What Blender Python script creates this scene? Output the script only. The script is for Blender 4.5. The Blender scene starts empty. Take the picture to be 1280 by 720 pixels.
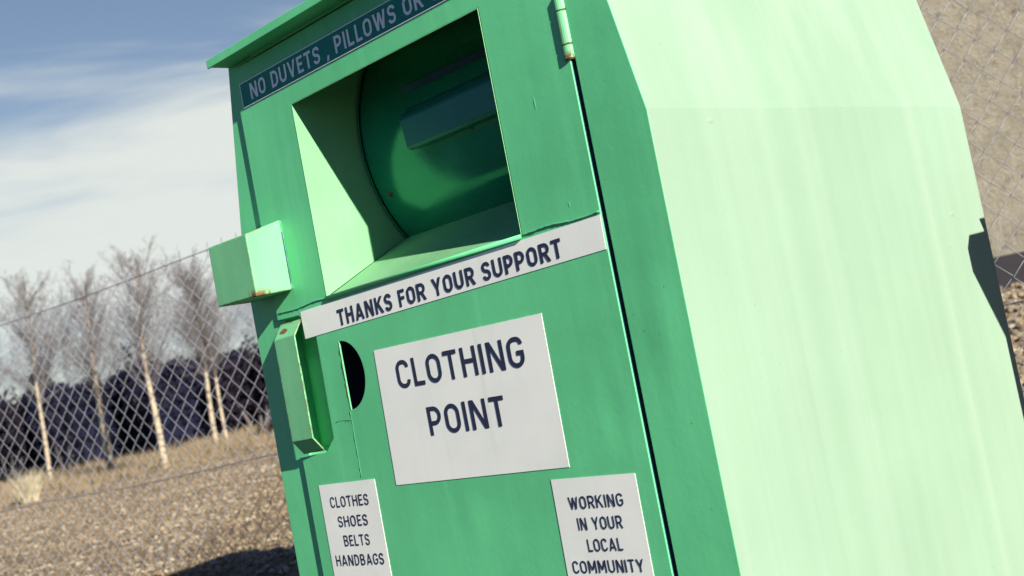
import bpy, bmesh, math, random
from mathutils import Vector, Matrix
random.seed(7)
R = random.Random(11)
scene = bpy.context.scene
COL = scene.collection

# ------------------------------------------------------------------ camera, sky, sun, exposure
CAM = Vector((1.961, -1.640, 0.185))
YAW, PITCH, ROLL, FPX = 0.8278, 0.0726, -0.1908, 1738.39
fw = Vector((-math.sin(YAW)*math.cos(PITCH), math.cos(YAW)*math.cos(PITCH), math.sin(PITCH)))
rt = Vector((math.cos(YAW), math.sin(YAW), 0)); up = rt.cross(fw)
cr, sr = math.cos(ROLL), math.sin(ROLL)
CR = cr*rt + sr*up; CU = -sr*rt + cr*up
cam = bpy.data.cameras.new("camera")
cam.sensor_width = 36.0
cam.lens = FPX/1280*36.0
cam.clip_start = 0.05; cam.clip_end = 3000
cam.dof.use_dof = True
cam.dof.focus_distance = 2.62
cam.dof.aperture_fstop = 6.4
camo = bpy.data.objects.new("camera", cam); COL.objects.link(camo)
camo.matrix_world = Matrix(((CR.x, CU.x, -fw.x, CAM.x), (CR.y, CU.y, -fw.y, CAM.y), (CR.z, CU.z, -fw.z, CAM.z), (0, 0, 0, 1)))
scene.camera = camo

SUN = Vector((0.600, -0.134, 0.265)).normalized()
SUN_EL = math.asin(SUN.z); SUN_AZ = math.atan2(SUN.x, SUN.y)
sl = bpy.data.lights.new("sun", 'SUN'); sl.energy = 5.0; sl.angle = math.radians(0.55); sl.color = (1.0, 0.95, 0.84)
so = bpy.data.objects.new("sun", sl); COL.objects.link(so)
so.rotation_euler = SUN.to_track_quat('Z', 'Y').to_euler(); so.location = (8, -4, 8)

world = bpy.data.worlds.new("World"); scene.world = world; world.use_nodes = True
wn = world.node_tree; wn.nodes.clear()
def W(t, **k):
    n = wn.nodes.new(t)
    for a, b in k.items(): setattr(n, a, b)
    return n
wl = wn.links.new
sky = W('ShaderNodeTexSky', sky_type='NISHITA', sun_disc=False, sun_elevation=SUN_EL, sun_rotation=SUN_AZ, air_density=1.0, dust_density=0.5, ozone_density=1.5)
tc = W('ShaderNodeTexCoord')
mp = W('ShaderNodeMapping'); mp.inputs['Scale'].default_value = (1.0, 1.0, 7.0); mp.inputs['Rotation'].default_value = (0.05, -0.03, 0.4)
wl(tc.outputs['Generated'], mp.inputs['Vector'])
nz = W('ShaderNodeTexNoise'); nz.inputs['Scale'].default_value = 2.6; nz.inputs['Detail'].default_value = 6; nz.inputs['Roughness'].default_value = 0.52; nz.inputs['Distortion'].default_value = 0.4
wl(mp.outputs['Vector'], nz.inputs['Vector'])
sep = W('ShaderNodeSeparateXYZ'); wl(tc.outputs['Generated'], sep.inputs['Vector'])
# cloud bank that is thick low down and thins out higher up
el = W('ShaderNodeMapRange'); el.inputs['From Min'].default_value = 0.13; el.inputs['From Max'].default_value = 0.345; el.inputs['To Min'].default_value = 0.54; el.inputs['To Max'].default_value = -0.30
wl(sep.outputs['Z'], el.inputs['Value'])
nzc = W('ShaderNodeMath', operation='MULTIPLY_ADD'); wl(nz.outputs['Fac'], nzc.inputs[0]); nzc.inputs[1].default_value = 1.6; nzc.inputs[2].default_value = -0.30
add = W('ShaderNodeMath', operation='ADD'); wl(nzc.outputs[0], add.inputs[0]); wl(el.outputs['Result'], add.inputs[1])
cm = W('ShaderNodeMapRange', interpolation_type='SMOOTHSTEP'); cm.inputs['From Min'].default_value = 0.30; cm.inputs['From Max'].default_value = 0.86
wl(add.outputs[0], cm.inputs['Value'])
# the bank ends a little above the horizon, hazy blue below
lo = W('ShaderNodeMapRange', interpolation_type='SMOOTHSTEP'); lo.inputs['From Min'].default_value = 0.06; lo.inputs['From Max'].default_value = 0.13; lo.inputs['To Min'].default_value = 0.12; lo.inputs['To Max'].default_value = 1.0
wl(sep.outputs['Z'], lo.inputs['Value'])
cmm = W('ShaderNodeMath', operation='MULTIPLY'); wl(cm.outputs['Result'], cmm.inputs[0]); wl(lo.outputs['Result'], cmm.inputs[1])
clk = W('ShaderNodeMath', operation='MULTIPLY'); wl(cmm.outputs[0], clk.inputs[0]); clk.inputs[1].default_value = 0.95
# cloud bank kept to the north-west in view; clear elsewhere to cut fill light
dirn = W('ShaderNodeVectorMath', operation='DOT_PRODUCT'); wl(tc.outputs['Generated'], dirn.inputs[0]); dirn.inputs[1].default_value = (-0.87, 0.49, 0.0)
dm = W('ShaderNodeMapRange', interpolation_type='SMOOTHSTEP'); dm.inputs['From Min'].default_value = 0.35; dm.inputs['From Max'].default_value = 0.85
wl(dirn.outputs['Value'], dm.inputs['Value'])
cdm = W('ShaderNodeMath', operation='MULTIPLY'); wl(clk.outputs[0], cdm.inputs[0]); wl(dm.outputs['Result'], cdm.inputs[1])
clk = cdm
SKY_TINT = W('ShaderNodeMix', data_type='RGBA', blend_type='MULTIPLY'); SKY_TINT.inputs[0].default_value = 1.0
wl(sky.outputs['Color'], SKY_TINT.inputs[6]); SKY_TINT.inputs[7].default_value = (0.86, 0.93, 0.99, 1)
deep = W('ShaderNodeMix', data_type='RGBA'); wl(dm.outputs['Result'], deep.inputs[0]); deep.inputs[6].default_value = (0.30, 0.46, 0.78, 1); deep.inputs[7].default_value = (0.86, 0.81, 0.81, 1)
wl(deep.outputs[2], SKY_TINT.inputs[7])   # sky out of view darkened and blued to cut fill on the front
cmix = W('ShaderNodeMix', data_type='RGBA'); wl(clk.outputs[0], cmix.inputs[0]); wl(SKY_TINT.outputs[2], cmix.inputs[6]); cmix.inputs[7].default_value = (7.2, 7.55, 7.15, 1)
bg = W('ShaderNodeBackground'); bg.inputs['Strength'].default_value = 0.050
wl(cmix.outputs[2], bg.inputs['Color'])
wo = W('ShaderNodeOutputWorld'); wl(bg.outputs[0], wo.inputs['Surface'])
scene.view_settings.view_transform = 'Standard'; scene.view_settings.look = 'None'
scene.view_settings.gamma = 1.0; scene.view_settings.use_curve_mapping = False
scene.view_settings.exposure = 1.12
scene.cycles.max_bounces = 8; scene.cycles.use_denoising = True

# ------------------------------------------------------------------ helpers
def link(o, parent=None):
    COL.objects.link(o)
    if parent is not None: o.parent = parent
    return o
def build(name, bm, mat, parent=None, smooth=False, mats=None):
    bmesh.ops.recalc_face_normals(bm, faces=bm.faces[:])
    me = bpy.data.meshes.new(name); bm.to_mesh(me); bm.free()
    for m in (mats or [mat]): me.materials.append(m)
    if smooth:
        for p in me.polygons: p.use_smooth = True
    return link(bpy.data.objects.new(name, me), parent)
def from_data(name, verts, faces, mat, parent=None, smooth=False):
    me = bpy.data.meshes.new(name); me.from_pydata(verts, [], faces); me.update()
    me.materials.append(mat)
    if smooth:
        for p in me.polygons: p.use_smooth = True
    return link(bpy.data.objects.new(name, me), parent)
def tag(o, label=None, cat=None, group=None, kind=None):
    if label: o['label'] = label
    if cat: o['category'] = cat
    if group: o['group'] = group
    if kind: o['kind'] = kind
    return o
def empty(name, loc=(0, 0, 0)):
    o = bpy.data.objects.new(name, None); o.location = loc; o.empty_display_size = 0.1
    return link(o)
def box(bm, x0, x1, y0, y1, z0, z1):
    v = [bm.verts.new(p) for p in ((x0,y0,z0),(x1,y0,z0),(x1,y1,z0),(x0,y1,z0),(x0,y0,z1),(x1,y0,z1),(x1,y1,z1),(x0,y1,z1))]
    for f in ((0,1,2,3),(4,5,6,7),(0,1,5,4),(1,2,6,5),(2,3,7,6),(3,0,4,7)): bm.faces.new([v[i] for i in f])
def prism_y(bm, poly, y0, y1):
    a = [bm.verts.new((x, y0, z)) for x, z in poly]; b = [bm.verts.new((x, y1, z)) for x, z in poly]
    bm.faces.new(a); bm.faces.new(b[::-1]); n = len(poly)
    for i in range(n): bm.faces.new((a[i], a[(i+1) % n], b[(i+1) % n], b[i]))
def prism_x(bm, poly, x0, x1):
    a = [bm.verts.new((x0, y, z)) for y, z in poly]; b = [bm.verts.new((x1, y, z)) for y, z in poly]
    bm.faces.new(a); bm.faces.new(b[::-1]); n = len(poly)
    for i in range(n): bm.faces.new((a[i], a[(i+1) % n], b[(i+1) % n], b[i]))
def tube(bm, pts, r, n=6, taper=None, cap=True):
    pts = [Vector(p) for p in pts]; rings = []
    for i, p in enumerate(pts):
        d = (pts[min(i+1, len(pts)-1)] - pts[max(i-1, 0)]).normalized()
        a = d.orthogonal().normalized() if i == 0 else (rings_a - d*rings_a.dot(d)).normalized()
        rings_a = a; b = d.cross(a)
        rr = r if taper is None else r + (taper-r)*i/(len(pts)-1)
        rings.append([bm.verts.new(p + rr*(math.cos(t)*a + math.sin(t)*b)) for t in [2*math.pi*k/n for k in range(n)]])
    for i in range(len(rings)-1):
        for k in range(n): bm.faces.new((rings[i][k], rings[i][(k+1) % n], rings[i+1][(k+1) % n], rings[i+1][k]))
    if cap and n > 2: bm.faces.new(rings[0][::-1]); bm.faces.new(rings[-1])
def bool_cut(o, cutters, bevel=0.0):
    """cut the closed prisms in `cutters` (bmesh builders) out of o and keep the result as plain mesh"""
    tmp = []
    for cb in cutters:
        bm = bmesh.new(); cb(bm); bmesh.ops.recalc_face_normals(bm, faces=bm.faces[:])
        me = bpy.data.meshes.new("cutter"); bm.to_mesh(me); bm.free()
        c = bpy.data.objects.new("cutter", me); COL.objects.link(c); tmp.append(c)
        m = o.modifiers.new("cut", 'BOOLEAN'); m.operation = 'DIFFERENCE'; m.solver = 'EXACT'; m.object = c
    if bevel:
        m = o.modifiers.new("bevel", 'BEVEL'); m.width = bevel; m.segments = 2; m.limit_method = 'ANGLE'; m.angle_limit = math.radians(8)
    bpy.context.view_layer.update()
    dg = bpy.context.evaluated_depsgraph_get()
    me = bpy.data.meshes.new_from_object(o.evaluated_get(dg))
    o.modifiers.clear(); old = o.data; nm = old.name; o.data = me; bpy.data.meshes.remove(old); me.name = nm
    for c in tmp:
        m = c.data; bpy.data.objects.remove(c); bpy.data.meshes.remove(m)
def bevel_now(o, w, seg=2, ang=20):
    m = o.modifiers.new("bevel", 'BEVEL'); m.width = w; m.segments = seg; m.limit_method = 'ANGLE'; m.angle_limit = math.radians(ang)
    return o

# ------------------------------------------------------------------ materials
class NT:
    def __init__(s, name):
        s.m = bpy.data.materials.new(name); s.m.use_nodes = True; s.t = s.m.node_tree
        s.b = s.t.nodes['Principled BSDF']; s.pos = None
    def n(s, t, **k):
        x = s.t.nodes.new(t)
        for a, b in k.items(): setattr(x, a, b)
        return x
    def l(s, a, b): s.t.links.new(a, b)
    def P(s):
        if s.pos is None:
            s.pos = s.n('ShaderNodeNewGeometry').outputs['Position']
        return s.pos
    def noise(s, scale, detail=4, rough=.5, stretch=None, vec=None, dist=0):
        v = vec or s.P()
        if stretch:
            mpn = s.n('ShaderNodeMapping'); mpn.inputs['Scale'].default_value = stretch; s.l(v, mpn.inputs['Vector']); v = mpn.outputs['Vector']
        x = s.n('ShaderNodeTexNoise'); x.inputs['Scale'].default_value = scale; x.inputs['Detail'].default_value = detail; x.inputs['Roughness'].default_value = rough; x.inputs['Distortion'].default_value = dist
        s.l(v, x.inputs['Vector']); return x.outputs['Fac']
    def ramp(s, f, lo, hi, a=0., b=1., smooth=True):
        x = s.n('ShaderNodeMapRange'); x.interpolation_type = 'SMOOTHSTEP' if smooth else 'LINEAR'
        x.inputs['From Min'].default_value = lo; x.inputs['From Max'].default_value = hi; x.inputs['To Min'].default_value = a; x.inputs['To Max'].default_value = b
        s.l(f, x.inputs['Value']); return x.outputs['Result']
    def mix(s, f, a, b, mode='MIX'):
        x = s.n('ShaderNodeMix', data_type='RGBA', blend_type=mode)
        for sock, v in ((x.inputs[0], f), (x.inputs[6], a), (x.inputs[7], b)):
            if isinstance(v, (int, float)): sock.default_value = v
            elif isinstance(v, tuple): sock.default_value = (*v, 1) if len(v) == 3 else v
            else: s.l(v, sock)
        return x.outputs[2]
    def math(s, op, a, b=0.):
        x = s.n('ShaderNodeMath', operation=op)
        for i, v in enumerate((a, b)):
            if isinstance(v, (int, float)): x.inputs[i].default_value = v
            else: s.l(v, x.inputs[i])
        return x.outputs[0]
    def bump(s, h, strength=.3, dist=.01):
        x = s.n('ShaderNodeBump'); x.inputs['Strength'].default_value = strength; x.inputs['Distance'].default_value = dist
        s.l(h, x.inputs['Height']); s.l(x.outputs['Normal'], s.b.inputs['Normal'])
    def set(s, **k):
        for a, v in k.items():
            sock = s.b.inputs[a.replace('_', ' ')]
            if isinstance(v, (int, float)): sock.default_value = v
            elif isinstance(v, tuple): sock.default_value = (*v, 1) if len(v) == 3 else v
            else: s.l(v, sock)

GREEN = (0.114, 0.550, 0.238)
def paint(name, base, rust=0.0, sunlit=0.0, rough=0.5, streak=0.5, spec=0.5, blot=.6):
    k = NT(name)
    big = k.noise(3.1, 4, .55)
    st = k.noise(22, 5, .6, stretch=(1.0, 1.0, 0.035))
    fine = k.noise(90, 3, .6)
    dark = tuple(c*(1-.20*blot) for c in base); light = tuple(min(1, c*(1+.10*blot)+.012*blot) for c in base)
    c = k.mix(k.ramp(big, .3, .7), dark, light)
    c = k.mix(k.ramp(st, .52, .75, 0, .40*streak), c, tuple(min(1, b*1.3+.05) for b in base))
    c = k.mix(k.ramp(st, .46, .28, 0, .40*streak), c, tuple(b*.62 for b in base))
    # small chips and specks
    sp = k.noise(140, 2, .5)
    c = k.mix(k.ramp(sp, .73, .78, 0, .6), c, tuple(b*.4 for b in base))
    if sunlit:
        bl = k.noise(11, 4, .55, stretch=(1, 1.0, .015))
        c = k.mix(k.ramp(bl, .35, .75, sunlit*.3, sunlit), c, (.31, .38, .30))  # streaked pale tone, strong sun put into the colour
        big = k.noise(1.2, 2)
    rg = k.ramp(big, .3, .7, rough-.06, rough+.08)
    if rust:
        bv = k.n('ShaderNodeBevel', samples=4); bv.inputs['Radius'].default_value = .007
        ge = k.n('ShaderNodeNewGeometry')
        dp = k.n('ShaderNodeVectorMath', operation='DOT_PRODUCT'); k.l(bv.outputs['Normal'], dp.inputs[0]); k.l(ge.outputs['True Normal'], dp.inputs[1])
        edge = k.ramp(dp.outputs['Value'], .995, .90)
        rn = k.noise(38, 5, .65)
        m = k.math('MULTIPLY', edge, k.ramp(rn, .56-.10*rust, .66-.10*rust))
        sx = k.n('ShaderNodeSeparateXYZ'); k.l(k.P(), sx.inputs['Vector'])
        foot = k.math('MULTIPLY', k.ramp(sx.outputs['Z'], .497, .480), k.ramp(sx.outputs['Z'], .470, .474))
        foot = k.math('MULTIPLY', foot, k.ramp(sx.outputs['Y'], -.040, -.062))
        foot = k.math('MULTIPLY', foot, k.ramp(sx.outputs['X'], -.535, -.510))
        foot = k.math('MULTIPLY', foot, k.ramp(k.noise(95, 4, .7, stretch=(1, 1, .35)), .42, .50))
        cap = k.n('ShaderNodeVectorMath', operation='SUBTRACT'); k.l(k.P(), cap.inputs[0]); cap.inputs[1].default_value = (-.540, -.014, .402)
        cap2 = k.n('ShaderNodeVectorMath', operation='MULTIPLY'); k.l(cap.outputs[0], cap2.inputs[0]); cap2.inputs[1].default_value = (1/.016, 1/.006, 1/.009)
        cap3 = k.n('ShaderNodeVectorMath', operation='LENGTH'); k.l(cap2.outputs[0], cap3.inputs[0])
        capm = k.ramp(k.math('ADD', cap3.outputs['Value'], k.math('MULTIPLY', k.noise(120, 4, .6), .8)), 1.5, 1.25)
        knu = k.math('MULTIPLY', k.ramp(sx.outputs['X'], .398, .402), k.math('MULTIPLY', k.ramp(sx.outputs['Z'], .716, .703), k.ramp(k.noise(75, 4, .7), .46, .55)))
        m = k.math('MAXIMUM', k.math('MAXIMUM', m, foot), k.math('MAXIMUM', capm, knu))
        rc = k.mix(k.noise(160, 3), (.055, .022, .012), (.22, .085, .03))
        c = k.mix(m, c, rc); rg = k.mix(m, rg, (.9, .9, .9))
    k.set(Base_Color=c, Roughness=rg, Specular_IOR_Level=spec)
    k.bump(k.math('ADD', k.math('MULTIPLY', fine, .25), k.math('MULTIPLY', k.noise(9, 3), .9)), .18, .004)
    return k.m
def add_dents(mat, pts, axis=(1, 0)):
    t = mat.node_tree; bmp = [n for n in t.nodes if n.type == 'BUMP'][0]; src = bmp.inputs['Height'].links[0].from_socket
    geo = t.nodes.new('ShaderNodeNewGeometry').outputs['Position']
    for (x, y, z, w, h, d) in pts:
        a = t.nodes.new('ShaderNodeVectorMath'); a.operation = 'SUBTRACT'; a.inputs[1].default_value = (x, y, z); t.links.new(geo, a.inputs[0])
        b = t.nodes.new('ShaderNodeVectorMath'); b.operation = 'MULTIPLY'; b.inputs[1].default_value = (axis[0]/w, axis[1]/w, 1/h); t.links.new(a.outputs[0], b.inputs[0])
        c = t.nodes.new('ShaderNodeVectorMath'); c.operation = 'LENGTH'; t.links.new(b.outputs[0], c.inputs[0])
        m = t.nodes.new('ShaderNodeMapRange'); m.interpolation_type = 'SMOOTHSTEP'; m.inputs['From Min'].default_value = 1; m.inputs['From Max'].default_value = 0; m.inputs['To Max'].default_value = d
        t.links.new(c.outputs['Value'], m.inputs['Value'])
        ad = t.nodes.new('ShaderNodeMath'); ad.operation = 'ADD'; t.links.new(src, ad.inputs[0]); t.links.new(m.outputs['Result'], ad.inputs[1]); src = ad.outputs[0]
    t.links.new(src, bmp.inputs['Height'])
M_paint = paint('green_paint', GREEN)
add_dents(M_paint, [(.318, 0, .653, .0030, .014, 1.3), (.196, 0, .256, .0045, .012, -1.6), (.190, 0, .27, .03, .05, 1.2), (.352, 0, .47, .0025, .007, 1.2), (-.05, 0, -.02, .05, .09, .9), (.36, 0, .12, .04, .10, -.9), (.50, 0, .25, .05, .14, .9)])
M_side = paint('sunlit_side_green', (0.186, 0.287, 0.200), sunlit=.36, rough=.55, streak=.10, spec=.4, blot=.25)  # washed-out copy of the body green: direct sunlight put into the colour
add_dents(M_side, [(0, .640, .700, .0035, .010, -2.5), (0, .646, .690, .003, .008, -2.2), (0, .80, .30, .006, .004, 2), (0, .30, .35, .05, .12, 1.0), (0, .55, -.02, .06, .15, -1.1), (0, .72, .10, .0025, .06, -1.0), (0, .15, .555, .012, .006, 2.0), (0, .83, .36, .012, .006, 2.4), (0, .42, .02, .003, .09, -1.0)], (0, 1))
M_lining = paint('lining_sunlit_green', (0.175, 0.42, 0.20), rough=.55, streak=.3, spec=.4)  # whiter than the body green: sun on the jamb put into the colour
M_hard = paint('chipped_green_paint', (0.150, 0.47, 0.218), rust=1.0)
M_drum = paint('drum_shaded_green', (0.008, 0.16, 0.10), rough=.15, streak=.2, spec=1.0)  # darker than the body green: the chute's shade put into the colour
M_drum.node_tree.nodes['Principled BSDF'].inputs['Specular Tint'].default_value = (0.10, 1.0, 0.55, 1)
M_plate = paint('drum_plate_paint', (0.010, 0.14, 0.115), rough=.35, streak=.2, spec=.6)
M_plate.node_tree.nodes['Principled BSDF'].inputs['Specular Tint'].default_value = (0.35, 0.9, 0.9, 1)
k = NT('inside_shade'); k.set(Base_Color=(.016, .050, .085), Roughness=.85); M_inside = k.m  # navy shade of gaps and pockets put into the colour
k = NT('weld'); k.set(Base_Color=k.mix(k.ramp(k.noise(60, 4), .62, .70), (.07, .36, .19), (.16, .065, .03)), Roughness=.55); M_weld = k.m
k = NT('rust'); k.set(Base_Color=k.mix(k.noise(120, 4), (.05, .02, .012), (.22, .09, .035)), Roughness=.9); M_rust = k.m
k = NT('sticker_white'); c = k.mix(k.ramp(k.noise(7, 5, .6), .35, .75), (.87, .87, .80), (.79, .80, .735))
c = k.mix(k.ramp(k.noise(30, 5, .6, stretch=(1, 1, .04)), .55, .8, 0, .35), c, (.62, .64, .58))
k.set(Base_Color=c, Roughness=.42); M_sticker = k.m
k = NT('sticker_green'); k.set(Base_Color=k.mix(k.noise(9, 4), (.010, .21, .165), (.014, .25, .20)), Roughness=.6, Specular_IOR_Level=.2); M_stickg = k.m
k = NT('lettering_navy'); k.set(Base_Color=k.mix(k.ramp(k.noise(45, 4), .6, .75, 0, .6), (.016, .021, .055), (.05, .06, .11)), Roughness=.5); M_navy = k.m
k = NT('lettering_white'); k.set(Base_Color=(.90, .90, .90), Roughness=.45); M_white = k.m
k = NT('zinc_wire'); k.set(Base_Color=k.mix(k.noise(40, 3), (.18, .19, .22), (.30, .31, .345)), Roughness=.5, Metallic=.4); M_zinc = k.m
k = NT('bin_plastic'); k.set(Base_Color=k.mix(k.noise(6, 4), (.02, .028, .026), (.035, .045, .04)), Roughness=.5); M_bin = k.m

# ------------------------------------------------------------------ terrain
F0 = Vector((-5.036, 1.238)); FD = Vector((0.983, 0.181)).normalized(); FN = Vector((-FD.y, FD.x))
def fence_u(x, y): return FN.dot(Vector((x, y)) - F0)
def sstep(a, b, t):
    t = max(0., min(1., (t-a)/(b-a))); return t*t*(3-2*t)
BASE = -0.85
def terrain(x, y):
    u = fence_u(x, y)
    r = math.hypot(x-CAM.x, y-CAM.y); s = 1. if r < 30 else 30./r
    px, py = CAM.x+(x-CAM.x)*s, CAM.y+(y-CAM.y)*s
    z = -.43 - .0127*px + .0357*py + .28*math.exp(-((px+4.2)**2+(py-9.8)**2)/18.)
    z += .02*math.sin(x*1.3+y*.7)*math.cos(y*1.1-x*.4)
    return BASE + (z-BASE)*sstep(-.85, -.02, u)
def ray_xy(px, s, py=None):
    """ground-plan point s metres from the camera in the direction of picture column px (py: row)"""
    v = CR*((px-640)/FPX) - CU*(((py if py is not None else 560)-360)/FPX) + fw
    h = Vector((v.x, v.y)).normalized()
    return CAM.x+h.x*s, CAM.y+h.y*s
gx = sorted(set([round(v, 3) for v in [i*.25 for i in range(-80, 49)] + [i*1.5 for i in range(-30, 25)] + [i*12. for i in range(-25, 26)] + [-900., -500., 500., 900.]]))
gy = sorted(set([round(v, 3) for v in [i*.25 for i in range(-14, 60)] + [i*1.5 for i in range(-20, 31)] + [i*12. for i in range(-20, 26)] + [-900., -500., 500., 900.]]))
vs = [(x, y, terrain(x, y)) for y in gy for x in gx]; nx = len(gx)
fs = [(j*nx+i, j*nx+i+1, (j+1)*nx+i+1, (j+1)*nx+i) for j in range(len(gy)-1) for i in range(nx-1)]
k = NT('gravel_ground')
vo = k.n('ShaderNodeTexVoronoi', feature='F1'); vo.inputs['Scale'].default_value = 24; k.l(k.P(), vo.inputs['Vector'])
vo2 = k.n('ShaderNodeTexVoronoi', feature='F1'); vo2.inputs['Scale'].default_value = 39; k.l(k.P(), vo2.inputs['Vector'])
sepc = k.n('ShaderNodeSeparateColor'); k.l(vo.outputs['Color'], sepc.inputs['Color'])
c = k.mix(sepc.outputs[0], (.115, .082, .050), (.235, .178, .108))
c = k.mix(k.ramp(sepc.outputs[1], .8, .95), c, (.30, .245, .175))
c = k.mix(k.ramp(sepc.outputs[2], .85, .97), c, (.09, .075, .065))
c = k.mix(k.ramp(k.noise(.9, 5, .6), .35, .7, 0, .5), c, (.25, .19, .125))
dist = k.n('ShaderNodeVectorMath', operation='DISTANCE'); k.l(k.P(), dist.inputs[0]); dist.inputs[1].default_value = CAM
near_dark = k.n('ShaderNodeVectorMath', operation='DOT_PRODUCT'); k.l(k.P(), near_dark.inputs[0]); near_dark.inputs[1].default_value = (-FD.y, FD.x, 0)
tm = k.ramp(k.math('ADD', near_dark.outputs['Value'], k.math('MULTIPLY', k.noise(2.2, 4), .25)), FN.dot(F0)-.82, FN.dot(F0)-.70)
c = k.mix(tm, k.mix(k.noise(60, 4), (.035, .035, .037), (.065, .063, .06)), c)  # unseen ground before the fence made dark to cut bounced light
gm = k.ramp(k.math('ADD', dist.outputs['Value'], k.math('MULTIPLY', k.noise(.8, 5, .65), 3.0)), 20.6, 21.6)
gc = k.mix(k.noise(7, 5, .65), (.10, .07, .045), (.22, .165, .10))
k.set(Base_Color=k.mix(gm, c, gc), Roughness=.95, Specular_IOR_Level=.2)
k.bump(k.math('ADD', k.math('MULTIPLY', vo.outputs['Distance'], -1.0), k.math('MULTIPLY', vo2.outputs['Distance'], -.4)), 1.0, .02)
M_gravel = k.m
g = from_data('ground', vs, fs, M_gravel, smooth=True); tag(g, 'pale brown stony gravel ground with a dry grass edge', kind='structure')

# loose stones lying on the gravel
k = NT('stone'); oi = k.n('ShaderNodeTexVoronoi', feature='F1'); oi.inputs['Scale'].default_value = 13; k.l(k.P(), oi.inputs['Vector'])
sc2 = k.n('ShaderNodeSeparateColor'); k.l(oi.outputs['Color'], sc2.inputs['Color'])
c = k.mix(sc2.outputs[0], (.105, .076, .048), (.235, .178, .112)); c = k.mix(k.ramp(sc2.outputs[1], .82, .95), c, (.33, .275, .20))
k.set(Base_Color=c, Roughness=.9); M_stone = k.m
ico = bmesh.new(); bmesh.ops.create_icosphere(ico, subdivisions=1, radius=1); ico.verts.ensure_lookup_table()
iv = [v.co.copy() for v in ico.verts]; iff = [[v.index for v in f.verts] for f in ico.faces]; ico.free()
sv, sf = [], []
def stone(x, y, r):
    b = len(sv); z = terrain(x, y); ax = Vector((R.uniform(.7, 1.3), R.uniform(.7, 1.3), R.uniform(.5, .9)))*r; a = R.uniform(0, 6.3)
    ca, sa = math.cos(a), math.sin(a)
    for v in iv:
        j = R.uniform(.8, 1.15); p = Vector((v.x*ax.x*j, v.y*ax.y*j, v.z*ax.z*j))
        sv.append((x+p.x*ca-p.y*sa, y+p.x*sa+p.y*ca, z+p.z+.25*r))
    for f in iff: sf.append([b+i for i in f])
for i in range(12000):
    px = R.uniform(-60, 400); s = 5.9 + 13.5*R.random()**1.25
    x, y = ray_xy(px, s)
    if fence_u(x, y) > -.3: stone(x, y, R.choice((.006, .008, .010, .013, .017)))
for i in range(1800):
    x, y = ray_xy(R.uniform(1180, 1330), 4.2+10*R.random(), 420)
    stone(x, y, R.choice((.015, .022, .03, .04)))
for i in range(6000):
    x, y = ray_xy(R.uniform(400, 1180), 5.2+10*R.random(), 470)
    if fence_u(x, y) > -.2: stone(x, y, R.choice((.008, .011, .015, .02)))
st = from_data('gravel_stones', sv, sf, M_stone, smooth=False); tag(st, 'loose brown and cream stones scattered over the gravel', 'gravel', kind='stuff')

# ------------------------------------------------------------------ the clothing bank
bank = empty('clothing_bank', (0, .475, BASE))
tag(bank, 'bright green steel clothing bank with white stickers and an open chute', 'clothing bank')
BI = Matrix.Translation((0, -.475, -BASE))
def part(o, parent=None):
    """parent o to the bank (or to one of its parts) without moving it"""
    o.parent = parent or bank
    o.matrix_parent_inverse = BI if parent is None else Matrix.Identity(4)
    if parent is not None: o.matrix_parent_inverse = Matrix.Identity(4)
    return o
XR, XL, KZ, SL, TOP, YF, YB = 0.5565, -0.6795, 0.577, 0.187, 1.030, 0.0022, 0.952
prof = [(XL, BASE+.03), (XR, BASE+.03), (XR, KZ), (XR-SL*(TOP-KZ), TOP), (XL+SL*(TOP-KZ), TOP), (XL, KZ)]
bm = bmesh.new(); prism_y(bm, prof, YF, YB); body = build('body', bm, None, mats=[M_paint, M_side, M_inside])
CH = dict(x0=-.380, x1=.2265, z0=.4440, z1=.8515)
bool_cut(body, [lambda b: box(b, -.556, .4278, -.1, .062, BASE+.10, .987),
                lambda b: box(b, CH['x0']-.035, CH['x1']+.035, .05, .86, .385, .975),
                lambda b: box(b, -.80, -.50, -.1, .0070, BASE, 1.06),
                lambda b: box(b, -.45, -.20, .05, .30, .16, .372)], bevel=.0030)
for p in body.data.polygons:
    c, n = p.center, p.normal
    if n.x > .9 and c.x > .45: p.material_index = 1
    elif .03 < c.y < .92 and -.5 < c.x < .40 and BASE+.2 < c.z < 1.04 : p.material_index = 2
part(body)

# door
DX0, DX1, DZ0, DZ1 = -.5745, .4185, BASE+.115, .983
bm = bmesh.new(); box(bm, DX0, DX1, 0., .0030, DZ0, DZ1); door = build('door', bm, M_paint)
hm = [(-.3665 + .0675*math.sin(t), .2795 + .0705*math.cos(t)) for t in [math.pi*i/24 for i in range(25)]]
REC = [(-.590, .428), (-.492, .425), (-.443, .372), (-.446, .160), (-.480, .134), (-.590, .130)]
bool_cut(door, [lambda b: box(b, CH['x0'], CH['x1'], -.05, .05, CH['z0'], CH['z1']),
                lambda b: prism_y(b, hm, -.05, .05),
                lambda b: prism_y(b, REC, -.05, .05)], bevel=.0012)
part(door)
# folded return along the hinge edge gives the door its depth
bm = bmesh.new(); box(bm, DX1-.0035, DX1-.0010, .0033, .032, DZ0, DZ1); part(build('door_return', bm, M_inside))  # return coloured like the shade in the hinge gap
bm = bmesh.new(); box(bm, DX0+.0004, DX0+.0020, .0032, .0068, DZ0, BASE+.96); box(bm, DX0+.0004, DX0+.0020, .0032, .0068, BASE+1.30, DZ1); part(build('door_return', bm, M_paint))

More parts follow.
